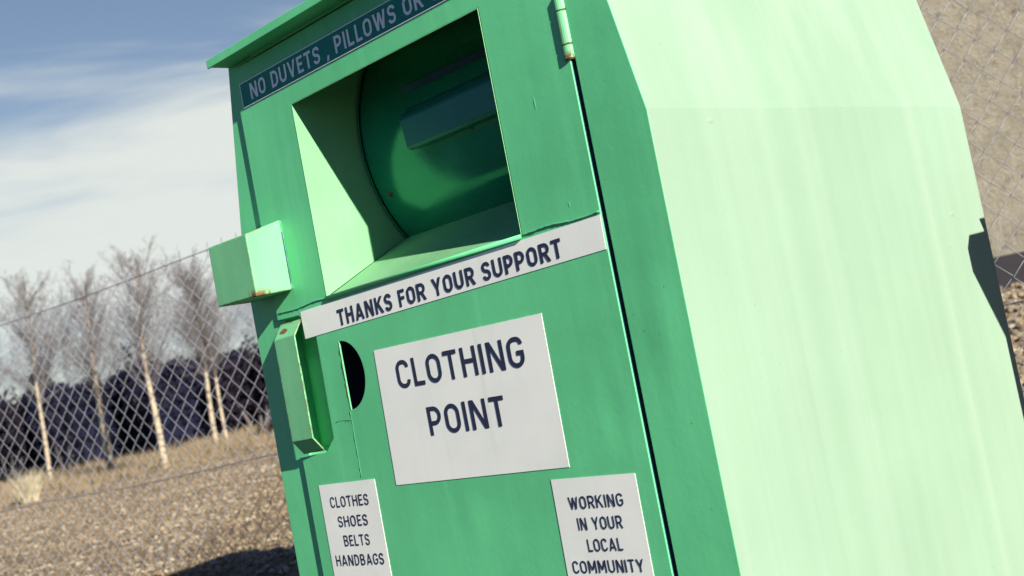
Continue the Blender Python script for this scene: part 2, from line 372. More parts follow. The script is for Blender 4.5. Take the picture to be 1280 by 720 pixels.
# finger recess behind the guard
bm = bmesh.new()
fr = [bm.verts.new((x, .0035, z)) for x, z in REC]
bk = [bm.verts.new((x, .040, z)) for x, z in [(-.590, .412), (-.510, .410), (-.500, .372), (-.500, .160), (-.510, .146), (-.590, .146)]]
for i in range(5): bm.faces.new((fr[i], fr[i+1], bk[i+1], bk[i]))
bm.faces.new(bk); part(build('finger_recess', bm, M_paint))

# guard over the recess: a folded strip open at both sides
gy_ = -.0235; th = .0032
outer = [(.0, .418), (gy_, .3855), (gy_, .1670), (.0, .1365)]
inner = [(.0, .412), (gy_+th, .3835), (gy_+th, .1690), (.0, .1425)]
bm = bmesh.new(); prism_x(bm, outer + inner[::-1], -.566, -.487)
guard = part(build('handle_guard', bm, M_hard)); bevel_now(guard, .0012)

# lock box
bm = bmesh.new()
lbx0, lbx1, ly = -.653, -.4965, -.0905
front = [(lbx0, .480), (lbx1, .4765), (lbx1, .6085), (lbx0, .611)]
backp = [(lbx0, .482), (lbx1, .4825), (lbx1, .633), (lbx0, .633)]
f_ = [bm.verts.new((x, ly, z)) for x, z in front]; b_ = [bm.verts.new((x, -.0006, z)) for x, z in backp]
bm.faces.new(f_); bm.faces.new(b_[::-1])
for i in range(4): bm.faces.new((f_[i], f_[(i+1) % 4], b_[(i+1) % 4], b_[i]))
lock = part(build('lock_box', bm, M_hard)); bevel_now(lock, .003, 3)
bm = bmesh.new(); box(bm, lbx1-.002, lbx1+.0012, -.0030, -.0009, .494, .606)
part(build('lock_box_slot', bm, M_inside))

# chute: splayed tin surround, floor that rises inward, drum behind
def quad(bm, pts): bm.faces.new([bm.verts.new(p) for p in pts])
cx0, cx1, cz0, cz1 = CH['x0']+.0014, CH['x1']-.0014, CH['z0']+.001, CH['z1']-.001
fy = .300; fz = cz0 + .47*fy
bm = bmesh.new()
quad(bm, [(cx0, -.0007, cz0), (cx0, fy, fz), (cx0, .62, fz), (cx0, .62, .96), (cx0, .12, .96), (cx0, -.0007, cz1)])
quad(bm, [(cx1, -.0007, cz0), (cx1, fy, fz), (cx1, .62, fz), (cx1, .62, .96), (cx1, .12, .96), (cx1, -.0007, cz1)])
quad(bm, [(cx0, -.0007, cz1), (cx1, -.0007, cz1), (cx1, .12, .96), (cx0, .12, .96)])
quad(bm, [(cx0, .12, .96), (cx1, .12, .96), (cx1, .62, .96), (cx0, .62, .96)])
quad(bm, [(cx0, .62, fz), (cx1, .62, fz), (cx1, .62, .96), (cx0, .62, .96)])
part(build('chute_lining', bm, M_lining))
bm = bmesh.new()
quad(bm, [(cx0+.0005, -.0015, cz0-.0005), (cx1-.0005, -.0015, cz0-.0005), (cx1-.0005, .012, cz0+.004), (cx0+.0005, .012, cz0+.004)])
quad(bm, [(cx0+.0005, .012, cz0+.004), (cx1-.0005, .012, cz0+.004), (cx1-.0005, fy, fz), (cx0+.0005, fy, fz)])
part(build('chute_floor', bm, M_lining))
# bent-down sill below the mouth
bm = bmesh.new()
tube(bm, [(cx0, -.0025, cz0-.002), (cx1, -.0025, cz0-.002)], .004, 8); part(build('chute_sill', bm, M_paint, smooth=True))
# drum
dyc, dzc, dr = .465, .757, .318
bm = bmesh.new(); N = 96
for a, b in ((cx0+.010, cx0+.016), (cx0+.016, cx1-.012)):
    rr = dr if a < cx0+.012 else dr-.004
    ra = [bm.verts.new((a, dyc-rr*math.cos(t), dzc+rr*math.sin(t))) for t in [-1.7+3.1*i/N for i in range(N+1)]]
    rb = [bm.verts.new((b, v.co.y, v.co.z)) for v in ra]
    for i in range(N): bm.faces.new((ra[i], ra[i+1], rb[i+1], rb[i]))
    if a < cx0+.012:
        cc = bm.verts.new((a, dyc, dzc))
        for i in range(N): bm.faces.new((ra[i], ra[i+1], cc))
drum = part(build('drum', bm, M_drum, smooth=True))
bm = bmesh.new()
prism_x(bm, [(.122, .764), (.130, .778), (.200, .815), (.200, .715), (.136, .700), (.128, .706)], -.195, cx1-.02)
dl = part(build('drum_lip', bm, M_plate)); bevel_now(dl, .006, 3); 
bm = bmesh.new(); prism_x(bm, [(.150, .835), (.156, .822), (.23, .845), (.23, .87)], -.205, .06); part(build('drum_flange', bm, M_inside))  # flange darkened with the same shade colour
for (bx_, bz_, rr) in ((-.330, .640, .0055), (-.02, .70, .002), (.075, .70, .0022)):
    yy = dyc - math.sqrt((dr-.004)**2-(bz_-dzc)**2)
    bm = bmesh.new(); tube(bm, [(bx_, yy-.003, bz_), (bx_, yy+.01, bz_)], rr, 12); part(build('rivet', bm, M_rust))

# hood roof with its front lip
bm = bmesh.new()
hx0, hx1 = -.592, .470
lip = [(-.0515, .9905), (-.0515, 1.0085), (-.040, 1.012), (.05, 1.050), (YB+.03, 1.215), (YB+.03, 1.005), (YB+.003, 1.005), (YB+.003, 1.032), (.006, 1.032), (.006, .9935), (-.046, .9935), (-.047, .9905)]
prism_x(bm, lip, hx0, hx1)
hood = part(build('hood', bm, M_paint)); bevel_now(hood, .0008)

# welds
def bead(name, x0, x1, z0, z1, r=.0022, mat=None):
    pts = []
    n = int(max(8, abs(x1-x0)/.006)) if abs(x1-x0) > .02 else int(abs(z1-z0)/.006)
    for i in range(n+1):
        t = i/n; pts.append((x0+(x1-x0)*t + R.uniform(-.0005, .0005), -.0006+R.uniform(-.0006, .0006), z0+(z1-z0)*t + r*math.sin(t*9+x0*20)+R.uniform(-.3, .3)*r))
    bm = bmesh.new(); tube(bm, pts, r, 7)
    return part(build(name, bm, mat or M_weld, smooth=True))
bead('weld_seam', -.497, -.4962, .484, .632, .0012)
bead('weld_seam', -.565, cx0+.002, .4405, .4435, .0014)
bead('weld_seam', cx1+.002, .4175, .4470, .4425, .0016)
bead('weld_seam', -.3695, -.3725, .2085, .072, .0004)
bead('weld_seam', -.425, -.3700, .192, .190, .0004)
bead('weld_seam', -.3672, -.3672, .2085, .3490, .0006, M_rust)

# hinge
bm = bmesh.new()
hg = part(build('hinge', (lambda b: (box(b, .4210, .4280, .004, .012, .700, .806), b)[1])(bmesh.new()), M_hard))
hx, hy = .4165, .0068
for z0, z1, r in ((.7000, .7225, .0125), (.7245, .7800, .0125), (.7820, .8060, .0125)):
    bm = bmesh.new(); tube(bm, [(hx, hy, z0), (hx, hy, z1)], r, 20); kn = build('knuckle', bm, M_hard, smooth=False)
    kn.parent = hg; bevel_now(kn, .001, 2, 40)
bm = bmesh.new(); tube(bm, [(hx, hy, .6985), (hx, hy, .808)], .0108, 14); pn = build('hinge_pin', bm, M_rust); pn.parent = hg

# ------------------------------------------------------------------ lettering: letters drawn as strokes of even width
S_ = .150
def fillet(pts, r, closed=False, n=7):
    out = []; m = len(pts)
    for i, p in enumerate(pts):
        if not closed and i in (0, m-1): out.append(p); continue
        a, b = Vector(pts[i-1]), Vector(pts[(i+1) % m]); p = Vector(p)
        da, db = (a-p), (b-p); la, lb = da.length, db.length
        q = min(r, la*.5 if (closed or 0 < i-1) else la, lb*.5 if (closed or i+1 < m-1) else lb)
        ang = da.angle(db)
        if ang > 3.1: out.append(tuple(p)); continue
        pa, pb = p+da.normalized()*q, p+db.normalized()*q
        for j in range(n+1):
            t = j/n; c = 1/math.sqrt(2)
            w0, w1, w2 = (1-t)**2, 2*t*(1-t)*c, t*t
            out.append(tuple((pa*w0+p*w1+pb*w2)/(w0+w1+w2)))
    return out
def glyph(ch, s):
    """(outer width, [('p', points, closed) or ('d', x0, z0, x1, z1)]) in cap heights"""
    h = s/2; lo, hi = h, 1-h
    P, D = [], []
    def L(pts, r=0, closed=False): P.append((fillet(pts, r, closed) if r else pts, closed))
    w = {'N': .70, 'O': .68, 'D': .66, 'U': .68, 'V': .72, 'E': .54, 'T': .62, 'S': .60, 'P': .62, 'I': s, 'L': .52, 'W': 1.02, 'R': .66, 'H': .68, 'A': .76, 'K': .69, 'F': .54, 'Y': .72, 'C': .64, 'G': .67, 'M': .84, 'B': .65, ',': s, ' ': .26}[ch]
    a, b = h, w-h; mid = .5
    if ch == 'N': L([(a, 0), (a, 1)]); L([(b, 0), (b, 1)]); D.append((a+.02, 1, b-.02, 0))
    elif ch == 'O': L([(a, lo), (b, lo), (b, hi), (a, hi)], (b-a)*.5, True)
    elif ch == 'D': L([(a, lo), (b, lo), (b, hi), (a, hi)][0:1] + [(b, lo), (b, hi), (a, hi)], (b-a)*.62); L([(a, 0), (a, 1)])
    elif ch == 'U': L([(a, 1), (a, lo), (b, lo), (b, 1)], (b-a)*.5)
    elif ch == 'V': D += [(a, 1, w/2, 0), (b, 1, w/2, 0)]
    elif ch == 'E': L([(a, 0), (a, 1)]); L([(a, hi), (w, hi)]); L([(a, lo), (w, lo)]); L([(a, .52), (w-.06, .52)])
    elif ch == 'F': L([(a, 0), (a, 1)]); L([(a, hi), (w, hi)]); L([(a, .50), (w-.05, .50)])
    elif ch == 'T': L([(0, hi), (w, hi)]); L([(w/2, 0), (w/2, 1)])
    elif ch == 'S': L([(b, .74), (b, hi), (a, hi), (a, .53), (b, .48), (b, lo), (a, lo), (a, .26)], .19)
    elif ch == 'P': L([(a, 0), (a, 1)]); L([(a, hi), (b, hi), (b, .42), (a, .42)], .27)
    elif ch == 'R': L([(a, 0), (a, 1)]); L([(a, hi), (b, hi), (b, .45), (a, .45)], .26); D.append((w*.52, .45, b+.02, 0))
    elif ch == 'B': L([(a, 0), (a, 1)]); L([(a, hi), (b-.04, hi), (b-.04, .52), (a, .52)], .22); L([(a, .52), (b, .52), (b, lo), (a, lo)], .23)
    elif ch == 'I': L([(a, 0), (a, 1)])
    elif ch == 'L': L([(a, 1), (a, 0)]); L([(a, lo), (w, lo)])
    elif ch == 'W': D += [(a, 1, .29*w, 0), (.5*w, .96, .29*w, 0), (.5*w, .96, .71*w, 0), (b, 1, .71*w, 0)]
    elif ch == 'M': L([(a, 0), (a, 1)]); L([(b, 0), (b, 1)]); D += [(a+.02, 1, w/2, .24), (b-.02, 1, w/2, .24)]
    elif ch == 'H': L([(a, 0), (a, 1)]); L([(b, 0), (b, 1)]); L([(a, .52), (b, .52)])
    elif ch == 'A': D += [(w/2, 1, a, 0), (w/2, 1, b, 0)]; L([(w*.24, .27), (w*.76, .27)])
    elif ch == 'K': L([(a, 0), (a, 1)]); D += [(a, .36, b, 1), (w*.40, .56, b+.01, 0)]
    elif ch == 'Y': D += [(a, 1, w/2, .40), (b, 1, w/2, .40)]; L([(w/2, 0), (w/2, .46)])
    elif ch == 'C': L([(b, .72), (b, hi), (a, hi), (a, lo), (b, lo), (b, .28)], .27)
    elif ch == 'G': L([(b, .74), (b, hi), (a, hi), (a, lo), (b, lo), (b, .49), (w*.55, .49)][:5]+[(b, .46)], .27); L([(w*.54, .47), (w, .47)])
    elif ch == ',': D.append((h+.03, .16, h-.05, -.16))
    return w, P, D
def text_mesh(name, text, place, mat, parent, s=S_, gap=.17, hum=False):
    """place(u, v) -> world point for u in 0..1 along the line and v in cap heights"""
    adv = 0; words = [[]]
    for ch in text:
        w, P, D = glyph(ch, s)
        if ch == ' ': words.append([])
        else: words[-1].append((adv, P, D))
        adv += w + gap
    for items in words: word_mesh(name, items, adv - gap, place, mat, parent, s)   # one mesh per word
def word_mesh(name, items, total, place, mat, parent, s):
    bm = bmesh.new(); cnt = 0
    for off, P, D in items:
        polys = []
        for pts, closed in P:
            n = len(pts); Lf, Rt = [], []
            for i in range(n):
                p = Vector(pts[i])
                if closed: a, b = Vector(pts[i-1]), Vector(pts[(i+1) % n])
                else: a, b = Vector(pts[max(i-1, 0)]), Vector(pts[min(i+1, n-1)])
                d = (b-a).normalized(); nn = Vector((-d.y, d.x))
                Lf.append(p+nn*s/2); Rt.append(p-nn*s/2)
            m = n if closed else n-1
            for i in range(m): polys.append([Lf[i], Lf[(i+1) % n], Rt[(i+1) % n], Rt[i]])
            polys.append(None)
        for x0, z0, x1, z1 in D:
            ln = math.hypot(x1-x0, z1-z0); hw = .5*s*ln/abs(z1-z0)
            hw = min(hw, s*.85)
            polys.append([Vector((x0-hw, z0)), Vector((x0+hw, z0)), Vector((x1+hw, z1)), Vector((x1-hw, z1))]); polys.append(None)
        for q in polys:
            if q is None: cnt += 1; continue
            vs_ = [bm.verts.new(place((off+v.x)/total, v.y) + Vector((0, -.00006*(cnt % 5), 0))) for v in q]
            bm.faces.new(vs_)
    me = bpy.data.meshes.new(name); 
    for f in bm.faces:
        f.normal_update()
        if f.normal.y > 0: f.normal_flip()
    bm.to_mesh(me); bm.free(); me.materials.append(mat)
    o = link(bpy.data.objects.new(name, me)); o.parent = parent
    return o
def sticker(name, quad4, mat, y=-.0006, label=None):
    """quad4: TL, TR, BR, BL in (x, z)"""
    bm = bmesh.new()
    f = [bm.verts.new((x, y-.0003, z)) for x, z in quad4]; b = [bm.verts.new((x, y+.0004, z)) for x, z in quad4]
    bm.faces.new(f)
    for i in range(4): bm.faces.new((f[i], f[(i+1) % 4], b[(i+1) % 4], b[i]))
    o = part(build(name, bm, mat))
    if label: o['label'] = label
    return o
YT = -.0015
def line(x0, x1, zl, zr, cap):   # left and right end of the baseline, cap height
    return lambda u, v: Vector((x0+(x1-x0)*u, YT, zl+(zr-zl)*u+cap*v))
s1 = sticker('thanks_sticker', [(-.483, .4315), (.4172, .4385), (.4158, .3815), (-.4815, .3735)], M_sticker, label='long narrow white sticker thanking for support')
text_mesh('lettering', 'THANKS FOR YOUR SUPPORT', line(-.353, .3165, .3800, .3885, .0330), M_navy, s1, s=.190, gap=.15)
s2 = sticker('title_sticker', [(-.254, .3145), (.2370, .3060), (.2330, .0400), (-.2610, .0470)], M_sticker, label='large white sticker naming the clothing point')
text_mesh('lettering', 'CLOTHING', line(-.1940, .1760, .2300, .2225, .0545), M_navy, s2, s=.150, gap=.17)
text_mesh('lettering', 'POINT', line(-.1230, .0990, .1310, .1265, .0545), M_navy, s2, s=.150, gap=.17)
s3 = sticker('clothes_sticker', [(-.5310, .0670), (-.3300, .0650), (-.3320, -.205), (-.5330, -.203)], M_sticker, label='white sticker listing what to donate')
for t, a, b, zl, zr, cp in (('CLOTHES', -.498, -.3620, .0175, .0155, .0225), ('SHOES', -.482, -.377, -.0240, -.0250, .0225), ('BELTS', -.4735, -.383, -.0640, -.0650, .0225), ('HANDBAGS', -.515, -.346, -.1040, -.1055, .0225)):
    text_mesh('lettering', t, line(a, b, zl, zr, cp), M_navy, s3, s=.135, gap=.19)
s4 = sticker('community_sticker', [(.1810, .0220), (.3810, .0170), (.3770, -.250), (.1760, -.246)], M_sticker, label='white sticker about working in the community')
for t, a, b, zl, zr, cp in (('WORKING', .2145, .3440, -.0320, -.0340, .0215), ('IN YOUR', .2270, .3325, -.0685, -.0700, .0215), ('LOCAL', .2410, .3230, -.1055, -.1065, .0215), ('COMMUNITY', .1945, .3620, -.1410, -.1435, .0215)):
    text_mesh('lettering', t, line(a, b, zl, zr, cp), M_navy, s4, s=.140, gap=.18)
s5 = sticker('warning_sticker', [(-.5570, .9465), (.408, .9465), (.408, .8915), (-.5555, .8915)], M_stickg, label='dark green sticker with white capitals in a thin white border')
text_mesh('lettering', 'NO DUVETS , PILLOWS OR CUSHIONS', line(-.5185, .3450, .9020, .9010, .0345), M_white, s5, s=.170, gap=.17)
bm = bmesh.new()
for x0, x1, z0, z1 in ((-.5565, .4075, .9445, .9463), (-.5550, .4075, .8917, .8935), (-.5563, -.5540, .8936, .9444), (.4055, .4075, .8936, .9444)):
    bm.faces.new([bm.verts.new((x, YT+.0001, z)) for x, z in ((x0, z0), (x1, z0), (x1, z1), (x0, z1))])
bd = build('border', bm, M_white); bd.parent = s5
# everything under the bank was modelled in world coordinates
for o in list(bank.children): o.matrix_parent_inverse = BI

# ------------------------------------------------------------------ litter bin standing just outside the picture (its shadow falls on the bank)
lb = empty('litter_bin', (1.13, 1.0, BASE)); tag(lb, 'dark litter bin with an overhanging lid beside the green bank', 'litter bin')
LI = Matrix.Translation((-1.13, -1.0, -BASE))
bm = bmesh.new(); prism_x(bm, [(.851, BASE), (.851, .265), (.800, .395), (1.24, .395), (1.24, BASE)], .915, 1.345); o = build('body', bm, M_bin, lb); o.matrix_parent_inverse = LI; bevel_now(o, .004)
bm = bmesh.new(); prism_x(bm, [(.782, .398), (.782, .447), (.798, .473), (.859, .477), (.849, .503), (1.26, .53), (1.26, .398)], .910, 1.35); o = build('lid', bm, M_bin, lb); o.matrix_parent_inverse = LI; bevel_now(o, .003)

# ------------------------------------------------------------------ chain link fence
fence = empty('chain_link_fence', (F0.x, F0.y, terrain(F0.x, F0.y)))
tag(fence, 'galvanised chain link fence running behind the green bank', 'fence')
FI = Matrix.Translation((-F0.x, -F0.y, -fence.location.z))
def fp(d, z, off=0.): return Vector((F0.x+FD.x*d+FN.x*off, F0.y+FD.y*d+FN.y*off, z))
PT = .0932; hp = PT/2; ZT = 1.130; WR = .0017
D_0, D_1 = -4.4, 8.6
bm = bmesh.new()
i0 = int(D_0/hp); i1 = int(D_1/hp); zoff = (.841-ZT) % PT; rows = 31
ph = 5.114
fv, ff = [], []
def wire(pts, r):
    b0 = len(fv); n = len(pts)
    for i, p in enumerate(pts):
        d = (pts[min(i+1, n-1)]-pts[max(i-1, 0)]).normalized(); a = FN.to_3d(); c = d.cross(a).normalized()
        for k_ in range(4):
            t = math.pi/2*k_+.4; fv.append(p + r*(math.cos(t)*a+math.sin(t)*c))
    for i in range(n-1):
        for k_ in range(4):
            ff.append((b0+4*i+k_, b0+4*i+(k_+1) % 4, b0+4*i+4+(k_+1) % 4, b0+4*i+4+k_))
ZB = ZT - rows*hp
z_ref = .841; n_up = int((ZT-z_ref)/hp)
for i in range(i0, i1):
    pts = []
    for b in range(-40, n_up+1):
        z = z_ref + b*hp
        if z > 1.000+.023*(ph+i*hp)+.02: continue
        a = (b + i) % 2
        d = ph + (i + a)*hp
        jx = .0022*math.sin(i*12.9+b*78.2)
        wob = .012*math.sin(d*1.7+z*2.1)+.008*math.sin(d*4.1)
        if z < terrain(F0.x+FD.x*d, F0.y+FD.y*d)-.02: continue
        off = wob + (WR*1.1 if a else -WR*1.1)
        pts.append(fp(d+jx, z+.002*math.sin(i*3.3+b*5.7), off))
    i_ = i
    top = pts[-1]
    pts.append(top + Vector((FD.x*.006, FD.y*.006, .055)))
    # bring the wires into the visible span only
    if D_0 <= ph + i*hp <= D_1: wire(pts, WR)
for i in range(int((D_0-ph)/hp), i0):
    pts = []
    for b in range(-40, n_up+1):
        z = z_ref + b*hp; a = (b+i) % 2; d = ph+(i+a)*hp
        if z > 1.000+.023*d+.02: continue
        if z < terrain(F0.x+FD.x*d, F0.y+FD.y*d)-.02: continue
        wob = .012*math.sin(d*1.7+z*2.1)+.008*math.sin(d*4.1)
        pts.append(fp(d+.0022*math.sin(i*12.9+b*78.2), z, wob+(WR*1.1 if a else -WR*1.1)))
    pts.append(pts[-1] + Vector((FD.x*.006, FD.y*.006, .055)))
    wire(pts, WR)
o = from_data('wire_mesh', [tuple(v) for v in fv], ff, M_zinc, fence, smooth=True); o.matrix_parent_inverse = FI
for z, zs in ((1.006, .023), (.074, .018)):
    bm = bmesh.new(); n = 120
    tube(bm, [fp(D_0+(D_1-D_0)*i/n, z+zs*(D_0+(D_1-D_0)*i/n)+.006*math.sin(i*.35), -.006+.012*math.sin((D_0+(D_1-D_0)*i/n)*1.7+z*2.1)+.008*math.sin((D_0+(D_1-D_0)*i/n)*4.1)) for i in range(n+1)], .0026, 5)
    o = build('line_wire', bm, M_zinc, fence); o.matrix_parent_inverse = FI
for d in (-4.35, 4.30, 8.5):
    p = fp(d, 0, .035); z0 = terrain(p.x, p.y)-.1
    bm = bmesh.new(); tube(bm, [(p.x, p.y, z0), (p.x, p.y, 1.05+.023*d)], .026, 14); o = build('post', bm, M_zinc, fence, smooth=True); o.matrix_parent_inverse = FI

# ------------------------------------------------------------------ roughcast building behind the fence on the right
bp = Vector(ray_xy(1205, 12.6, 300)); bdir = FD
bld = empty('roughcast_building', (bp.x, bp.y, 0)); tag(bld, 'sandy roughcast building wall with a dark base seen through the fence', 'building')
BLI = Matrix.Translation((-bp.x, -bp.y, 0))
k = NT('roughcast')
c = k.mix(k.ramp(k.noise(5, 6, .7), .32, .70), (.335, .295, .22), (.46, .41, .32))
c = k.mix(k.ramp(k.noise(13, 5, .65), .54, .68, 0, .8), c, (.17, .14, .11))
c = k.mix(k.ramp(k.noise(26, 4, .6), .58, .74, 0, .7), c, (.68, .62, .49))
k.set(Base_Color=c, Roughness=.95); k.bump(k.noise(38, 6, .75), .9, .04); M_rough = k.m
k = NT('plinth'); k.set(Base_Color=k.mix(k.noise(5, 5), (.022, .022, .03), (.06, .05, .05)), Roughness=.9); M_plinth = k.m
k = NT('slate'); k.set(Base_Color=k.mix(k.noise(3, 5), (.05, .055, .065), (.10, .10, .11)), Roughness=.7); M_slate = k.m
def bpnt(d, off, z): return (bp.x+bdir.x*d-bdir.y*off, bp.y+bdir.y*d+bdir.x*off, z)
def bbox(name, d0, d1, o0, o1, z0, z1, mat):
    bm = bmesh.new(); v = [bm.verts.new(bpnt(d, o_, z)) for z in (z0, z1) for d, o_ in ((d0, o0), (d1, o0), (d1, o1), (d0, o1))]
    for f in ((0,1,2,3),(4,5,6,7),(0,1,5,4),(1,2,6,5),(2,3,7,6),(3,0,4,7)): bm.faces.new([v[i] for i in f])
    o = build(name, bm, mat, bld); o.matrix_parent_inverse = BLI; return o
bbox('wall', -3.4, 11, 0, 6, -.6, 5.2, M_rough)
bbox('plinth', -3.45, 11.05, -.06, -.003, -.6, .52, M_plinth)
bm = bmesh.new()
v = [bm.verts.new(bpnt(d, o_, z)) for d in (-3.7, 11.3) for o_, z in ((-.35, 5.05), (3, 7.6), (6.35, 5.05), (6.35, 5.2), (3, 7.8), (-.35, 5.2))]
for i in range(6): bm.faces.new((v[i], v[(i+1) % 6], v[6+(i+1) % 6], v[6+i]))
bm.faces.new(v[:6]); bm.faces.new(v[6:]); o = build('roof', bm, M_slate, bld); o.matrix_parent_inverse = BLI

# ------------------------------------------------------------------ trees, scrub and grass along the far edge
k = NT('birch_bark')
c = k.mix(k.ramp(k.noise(9, 4, .6, stretch=(1, 1, 2.2)), .52, .62), (.37, .30, .21), (.10, .075, .055)); k.set(Base_Color=c, Roughness=.85); M_bark = k.m
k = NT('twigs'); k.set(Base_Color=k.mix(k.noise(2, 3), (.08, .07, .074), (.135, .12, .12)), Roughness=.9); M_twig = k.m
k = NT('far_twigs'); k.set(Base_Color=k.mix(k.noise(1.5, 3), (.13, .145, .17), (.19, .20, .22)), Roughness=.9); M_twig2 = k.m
def twig_tree(name, x, y, H, r0, lean, label, group, mats, nb=34, spread=.9, cat='tree'):
    z = terrain(x, y)
    t = empty(name, (x, y, z)); tag(t, label, cat, group)
    pts = [Vector((lean[0]*s_*H + .06*math.sin(s_*5+x)*s_, lean[1]*s_*H + .05*math.sin(s_*7+y)*s_, s_*H-.1*(s_ == 0))) for s_ in [i/14 for i in range(15)]]
    bm = bmesh.new(); tube(bm, pts, r0, 7, taper=.006); build('trunk', bm, mats[0], t, smooth=True)
    bm = bmesh.new()
    def at(s_):
        f = s_*14; i = min(13, int(f)); return pts[i].lerp(pts[i+1], f-i)
    for b in range(nb):
        s_ = .38+.60*(b+R.random())/nb
        p = at(s_); a = R.uniform(0, 6.283); L = H*(.30*(1.15-s_)+.06)*R.uniform(.7, 1.2)*spread
        d = Vector((math.cos(a), math.sin(a), R.uniform(.7, 1.6))).normalized()
        pp = [p]; 
        for j in range(4):
            d = (d+Vector((R.uniform(-.22, .22), R.uniform(-.22, .22), R.uniform(-.12, .25)))).normalized(); pp.append(pp[-1]+d*L/4)
        tube(bm, pp, .009*(1.2-s_)+.003, 3, taper=.002, cap=False)
        for q in range(9):
            j = R.randint(1, 4); e = pp[j].lerp(pp[j-1], R.random())
            dd = (d+Vector((R.uniform(-1, 1), R.uniform(-1, 1), R.uniform(-.3, .9)))).normalized(); l2 = L*R.uniform(.18, .42)
            m_ = e+dd*l2*.5; e2 = m_+(dd+Vector((R.uniform(-.4, .4), R.uniform(-.4, .4), R.uniform(-.3, .4)))).normalized()*l2*.6
            tube(bm, [e, m_, e2], .0030, 3, taper=.0018, cap=False)
            for w_ in range(3):
                e3 = m_.lerp(e2, R.random()); tube(bm, [e3, e3+Vector((R.uniform(-1, 1), R.uniform(-1, 1), R.uniform(-.5, .9))).normalized()*l2*.4], .0022, 3, taper=.0014, cap=False)
    build('crown', bm, mats[1], t)
    return t
birches = [  # base column and row, metres away, height, trunk radius, what sets it apart
    (64, 603, 26.0, 3.5, .046, 'slender birch standing behind the pale grass tuft, its trunk faint above'),
    (139, 590, 24.0, 3.2, .075, 'stout birch with the whitest upper trunk, second from the left in the row'),
    (207, 583, 21.5, 3.1, .058, 'tallest looking birch with the thickest pale trunk, nearest to the gravel'),
    (271, 556, 27.5, 3.45, .055, 'birch leaning left just clear of the lock box, left of a thinner neighbour'),
    (285, 553, 28.5, 3.4, .042, 'thin birch rising right under the lock box of the green bank'),
    (-12, 616, 26.5, 3.4, .05, 'birch at the left edge of the picture beyond the fence')]
def ground_hit(px, py, far):
    v = CR*((px-640)/FPX) - CU*((py-360)/FPX) + fw; h = math.hypot(v.x, v.y); s = 8.
    while s < far:
        x, y = CAM.x+v.x/h*s, CAM.y+v.y/h*s
        if terrain(x, y) >= CAM.z+v.z/h*s: return x, y, s
        s += .05
    return x, y, far
for px, py, s, H, r0, lab in birches:
    x, y, s2 = ground_hit(px, py+3, s); H *= s2/s; r0 *= s2/s; print('birch', px, round(s2, 2))
    twig_tree('birch_tree', x, y, H*R.uniform(.97, 1.03), r0, (R.uniform(-.03, .02), R.uniform(-.03, .03)), lab, 'bare birches along the gravel edge', (M_bark, M_twig), nb=72, spread=1.35)
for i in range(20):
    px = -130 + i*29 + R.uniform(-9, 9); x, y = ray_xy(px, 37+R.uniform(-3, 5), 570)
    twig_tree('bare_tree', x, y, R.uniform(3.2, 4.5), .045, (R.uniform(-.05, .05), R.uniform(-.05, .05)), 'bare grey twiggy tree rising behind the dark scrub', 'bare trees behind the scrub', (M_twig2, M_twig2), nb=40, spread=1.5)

k = NT('dark_scrub'); oi = k.noise(1.4, 4, .6)
k.set(Base_Color=k.mix(k.ramp(oi, .35, .7), (.007, .009, .024), (.017, .015, .030)), Roughness=.9, Specular_IOR_Level=.05); M_scrub = k.m
k = NT('brown_scrub'); k.set(Base_Color=k.mix(k.noise(1.4, 4, .6), (.012, .010, .022), (.030, .022, .030)), Roughness=.9, Specular_IOR_Level=.05); M_scrub2 = k.m
def leaves(bm, pt, size):
    a = Vector((R.gauss(0, 1), R.gauss(0, 1), R.gauss(0, 1))).normalized(); b = a.orthogonal().normalized(); c = a.cross(b)
    l, w = size*R.uniform(.7, 1.3), size*.45
    bm.faces.new([bm.verts.new(pt+q) for q in (b*l, c*w, -b*l, -c*w)])
def scrub(name, px, s, py, rx, ry, h, n, label, group, mat, size=.07, cat='shrub'):
    x, y = ray_xy(px, s, py); z = terrain(x, y)
    t = empty(name, (x, y, z)); tag(t, label, cat, group)
    bm = bmesh.new()
    lob = [(R.uniform(-.6, .6)*rx, R.uniform(-.6, .6)*ry, h*R.uniform(.25, .72), R.uniform(.45, .75)) for _ in range(7)]
    for i in range(n):
        lx, lyy, lz, lr = R.choice(lob)
        d = Vector((R.gauss(0, 1), R.gauss(0, 1), R.gauss(0, 1))).normalized()*(R.random()**.45)
        p = Vector((lx+d.x*rx*lr*.75, lyy+d.y*ry*lr*.75, lz+d.z*h*.36))
        if p.z < .02: p.z = R.uniform(.02, .3)
        leaves(bm, p, size)
    build('foliage', bm, mat, t)
    bm = bmesh.new()
    for lx, lyy, lz, lr in lob: tube(bm, [(lx*.2, lyy*.2, -.05), (lx*.6, lyy*.6, lz*.5), (lx, lyy, lz)], .03, 5, taper=.008)
    build('stem', bm, M_twig, t)
# a long low thicket, then single bushes standing out of it
x0, y0 = ray_xy(-230, 30.0, 600); x1, y1 = ray_xy(640, 33.5, 520)
th_ = empty('hedge', ((x0+x1)/2, (y0+y1)/2, terrain((x0+x1)/2, (y0+y1)/2))); tag(th_, 'long dark evergreen hedge behind the row of birches', 'hedge')
HI = Matrix.Translation(-th_.location)
bm = bmesh.new(); bm2 = bmesh.new()
dv = Vector((x1-x0, y1-y0)); ln = dv.length; dv /= ln; nv = Vector((-dv.y, dv.x))
for i in range(30000):
    t = R.random(); top = 1.75 + .13*math.sin(t*17)+.10*math.sin(t*59+1)+.10*math.sin(t*147)
    zz = top*(R.random()**.6); o_ = R.uniform(-.7, .7)
    x, y = x0+dv.x*t*ln+nv.x*o_, y0+dv.y*t*ln+nv.y*o_
    leaves(bm, Vector((x, y, terrain(x, y)+zz)), .085)
n = 110
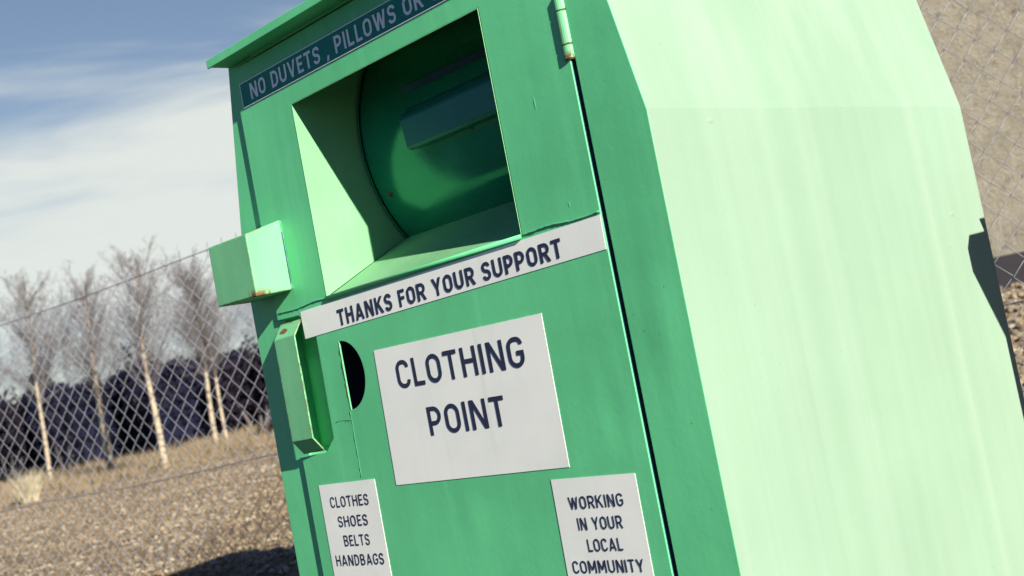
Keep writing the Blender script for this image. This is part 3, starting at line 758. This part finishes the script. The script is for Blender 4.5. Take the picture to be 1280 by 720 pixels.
ra, rb, rc, rd = [], [], [], []
for i in range(n+1):
    t = i/n; top = 1.55 + .13*math.sin(t*17)+.10*math.sin(t*59+1)
    for off, lst, zz in ((-.55, ra, -.1), (-.4, rb, top), (.4, rc, top), (.55, rd, -.1)):
        x, y = x0+dv.x*t*ln+nv.x*off, y0+dv.y*t*ln+nv.y*off; lst.append(bm.verts.new((x, y, terrain(x, y)+zz)))
for i in range(n):
    for a, b in ((ra, rb), (rb, rc), (rc, rd)): bm.faces.new((a[i], a[i+1], b[i+1], b[i]))
bmesh.ops.recalc_face_normals(bm2, faces=bm2.faces[:]); bm2.free()
o = build('foliage', bm, M_scrub, th_); o.matrix_parent_inverse = HI
scrub('evergreen_bush', 85, 28.5, 600, .62, .6, 2.35, 2600, 'rounded dark bush standing taller than the hedge between two birches', 'dark bushes in front of the hedge', M_scrub)
scrub('evergreen_bush', 190, 29.0, 580, .42, .4, 2.45, 1500, 'narrow dark bush just left of the thickest birch trunk', 'dark bushes in front of the hedge', M_scrub)
scrub('evergreen_bush', 330, 29.0, 550, .9, .7, 2.15, 2600, 'brownish dark bush close to the edge of the green bank', 'dark bushes in front of the hedge', M_scrub2)
scrub('evergreen_bush', 15, 29.5, 605, .8, .7, 1.9, 2200, 'brownish dark bush at the left end of the hedge', 'dark bushes in front of the hedge', M_scrub2)

# dry grass along the verge
k = NT('dry_grass'); k.set(Base_Color=k.mix(k.noise(1.2, 4, .6), (.12, .085, .05), (.26, .20, .12)), Roughness=.9); M_grass = k.m
gv, gf = [], []
def blade(x, y, h, w, z=None, sp=.35):
    z = terrain(x, y) if z is None else z; b = len(gv); a = R.uniform(0, 6.28); dx, dy = math.cos(a)*w, math.sin(a)*w
    lx, ly_ = R.gauss(0, sp)*h, R.gauss(0, sp)*h
    gv.extend([(x-dx, y-dy, z-.02), (x+dx, y+dy, z-.02), (x+lx*.4+dx*.6, y+ly_*.4+dy*.6, z+h*.6), (x+lx*.4-dx*.6, y+ly_*.4-dy*.6, z+h*.6), (x+lx, y+ly_, z+h)])
    gf.extend([(b, b+1, b+2, b+3), (b+3, b+2, b+4)])
for i in range(16000):
    px = R.uniform(-60, 390); s = 19.2 + 11.0*R.random()**1.1 + .6*math.sin(px*.045)
    x, y = ray_xy(px, s, 590); kk = .6+.7*(math.sin(x*2.3)*math.cos(y*1.9))**2
    blade(x, y, R.uniform(.05, .20)*kk*(1.25 if s > 20 else .6), R.uniform(.005, .011))
gr = from_data('dry_grass', gv, gf, M_grass); tag(gr, 'straw coloured dry grass along the edge of the gravel', 'grass', kind='stuff')
k = NT('pale_grass'); k.set(Base_Color=k.mix(k.noise(6, 3), (.30, .25, .15), (.50, .44, .30)), Roughness=.9); M_pale = k.m
gv, gf = [], []
x, y = ray_xy(38, 18.6, 628); zc = terrain(x, y)
tf = empty('grass_tuft', (x, y, zc)); tag(tf, 'pale cream tuft of tall dry grass at the verge', 'grass tuft')
for i in range(420):
    a = R.uniform(0, 6.28); rr = .10*R.random()**.7; blade(rr*math.cos(a), rr*math.sin(a), R.uniform(.16, .46), .005, z=0., sp=.34)
o = from_data('blades', gv, gf, M_pale, tf)
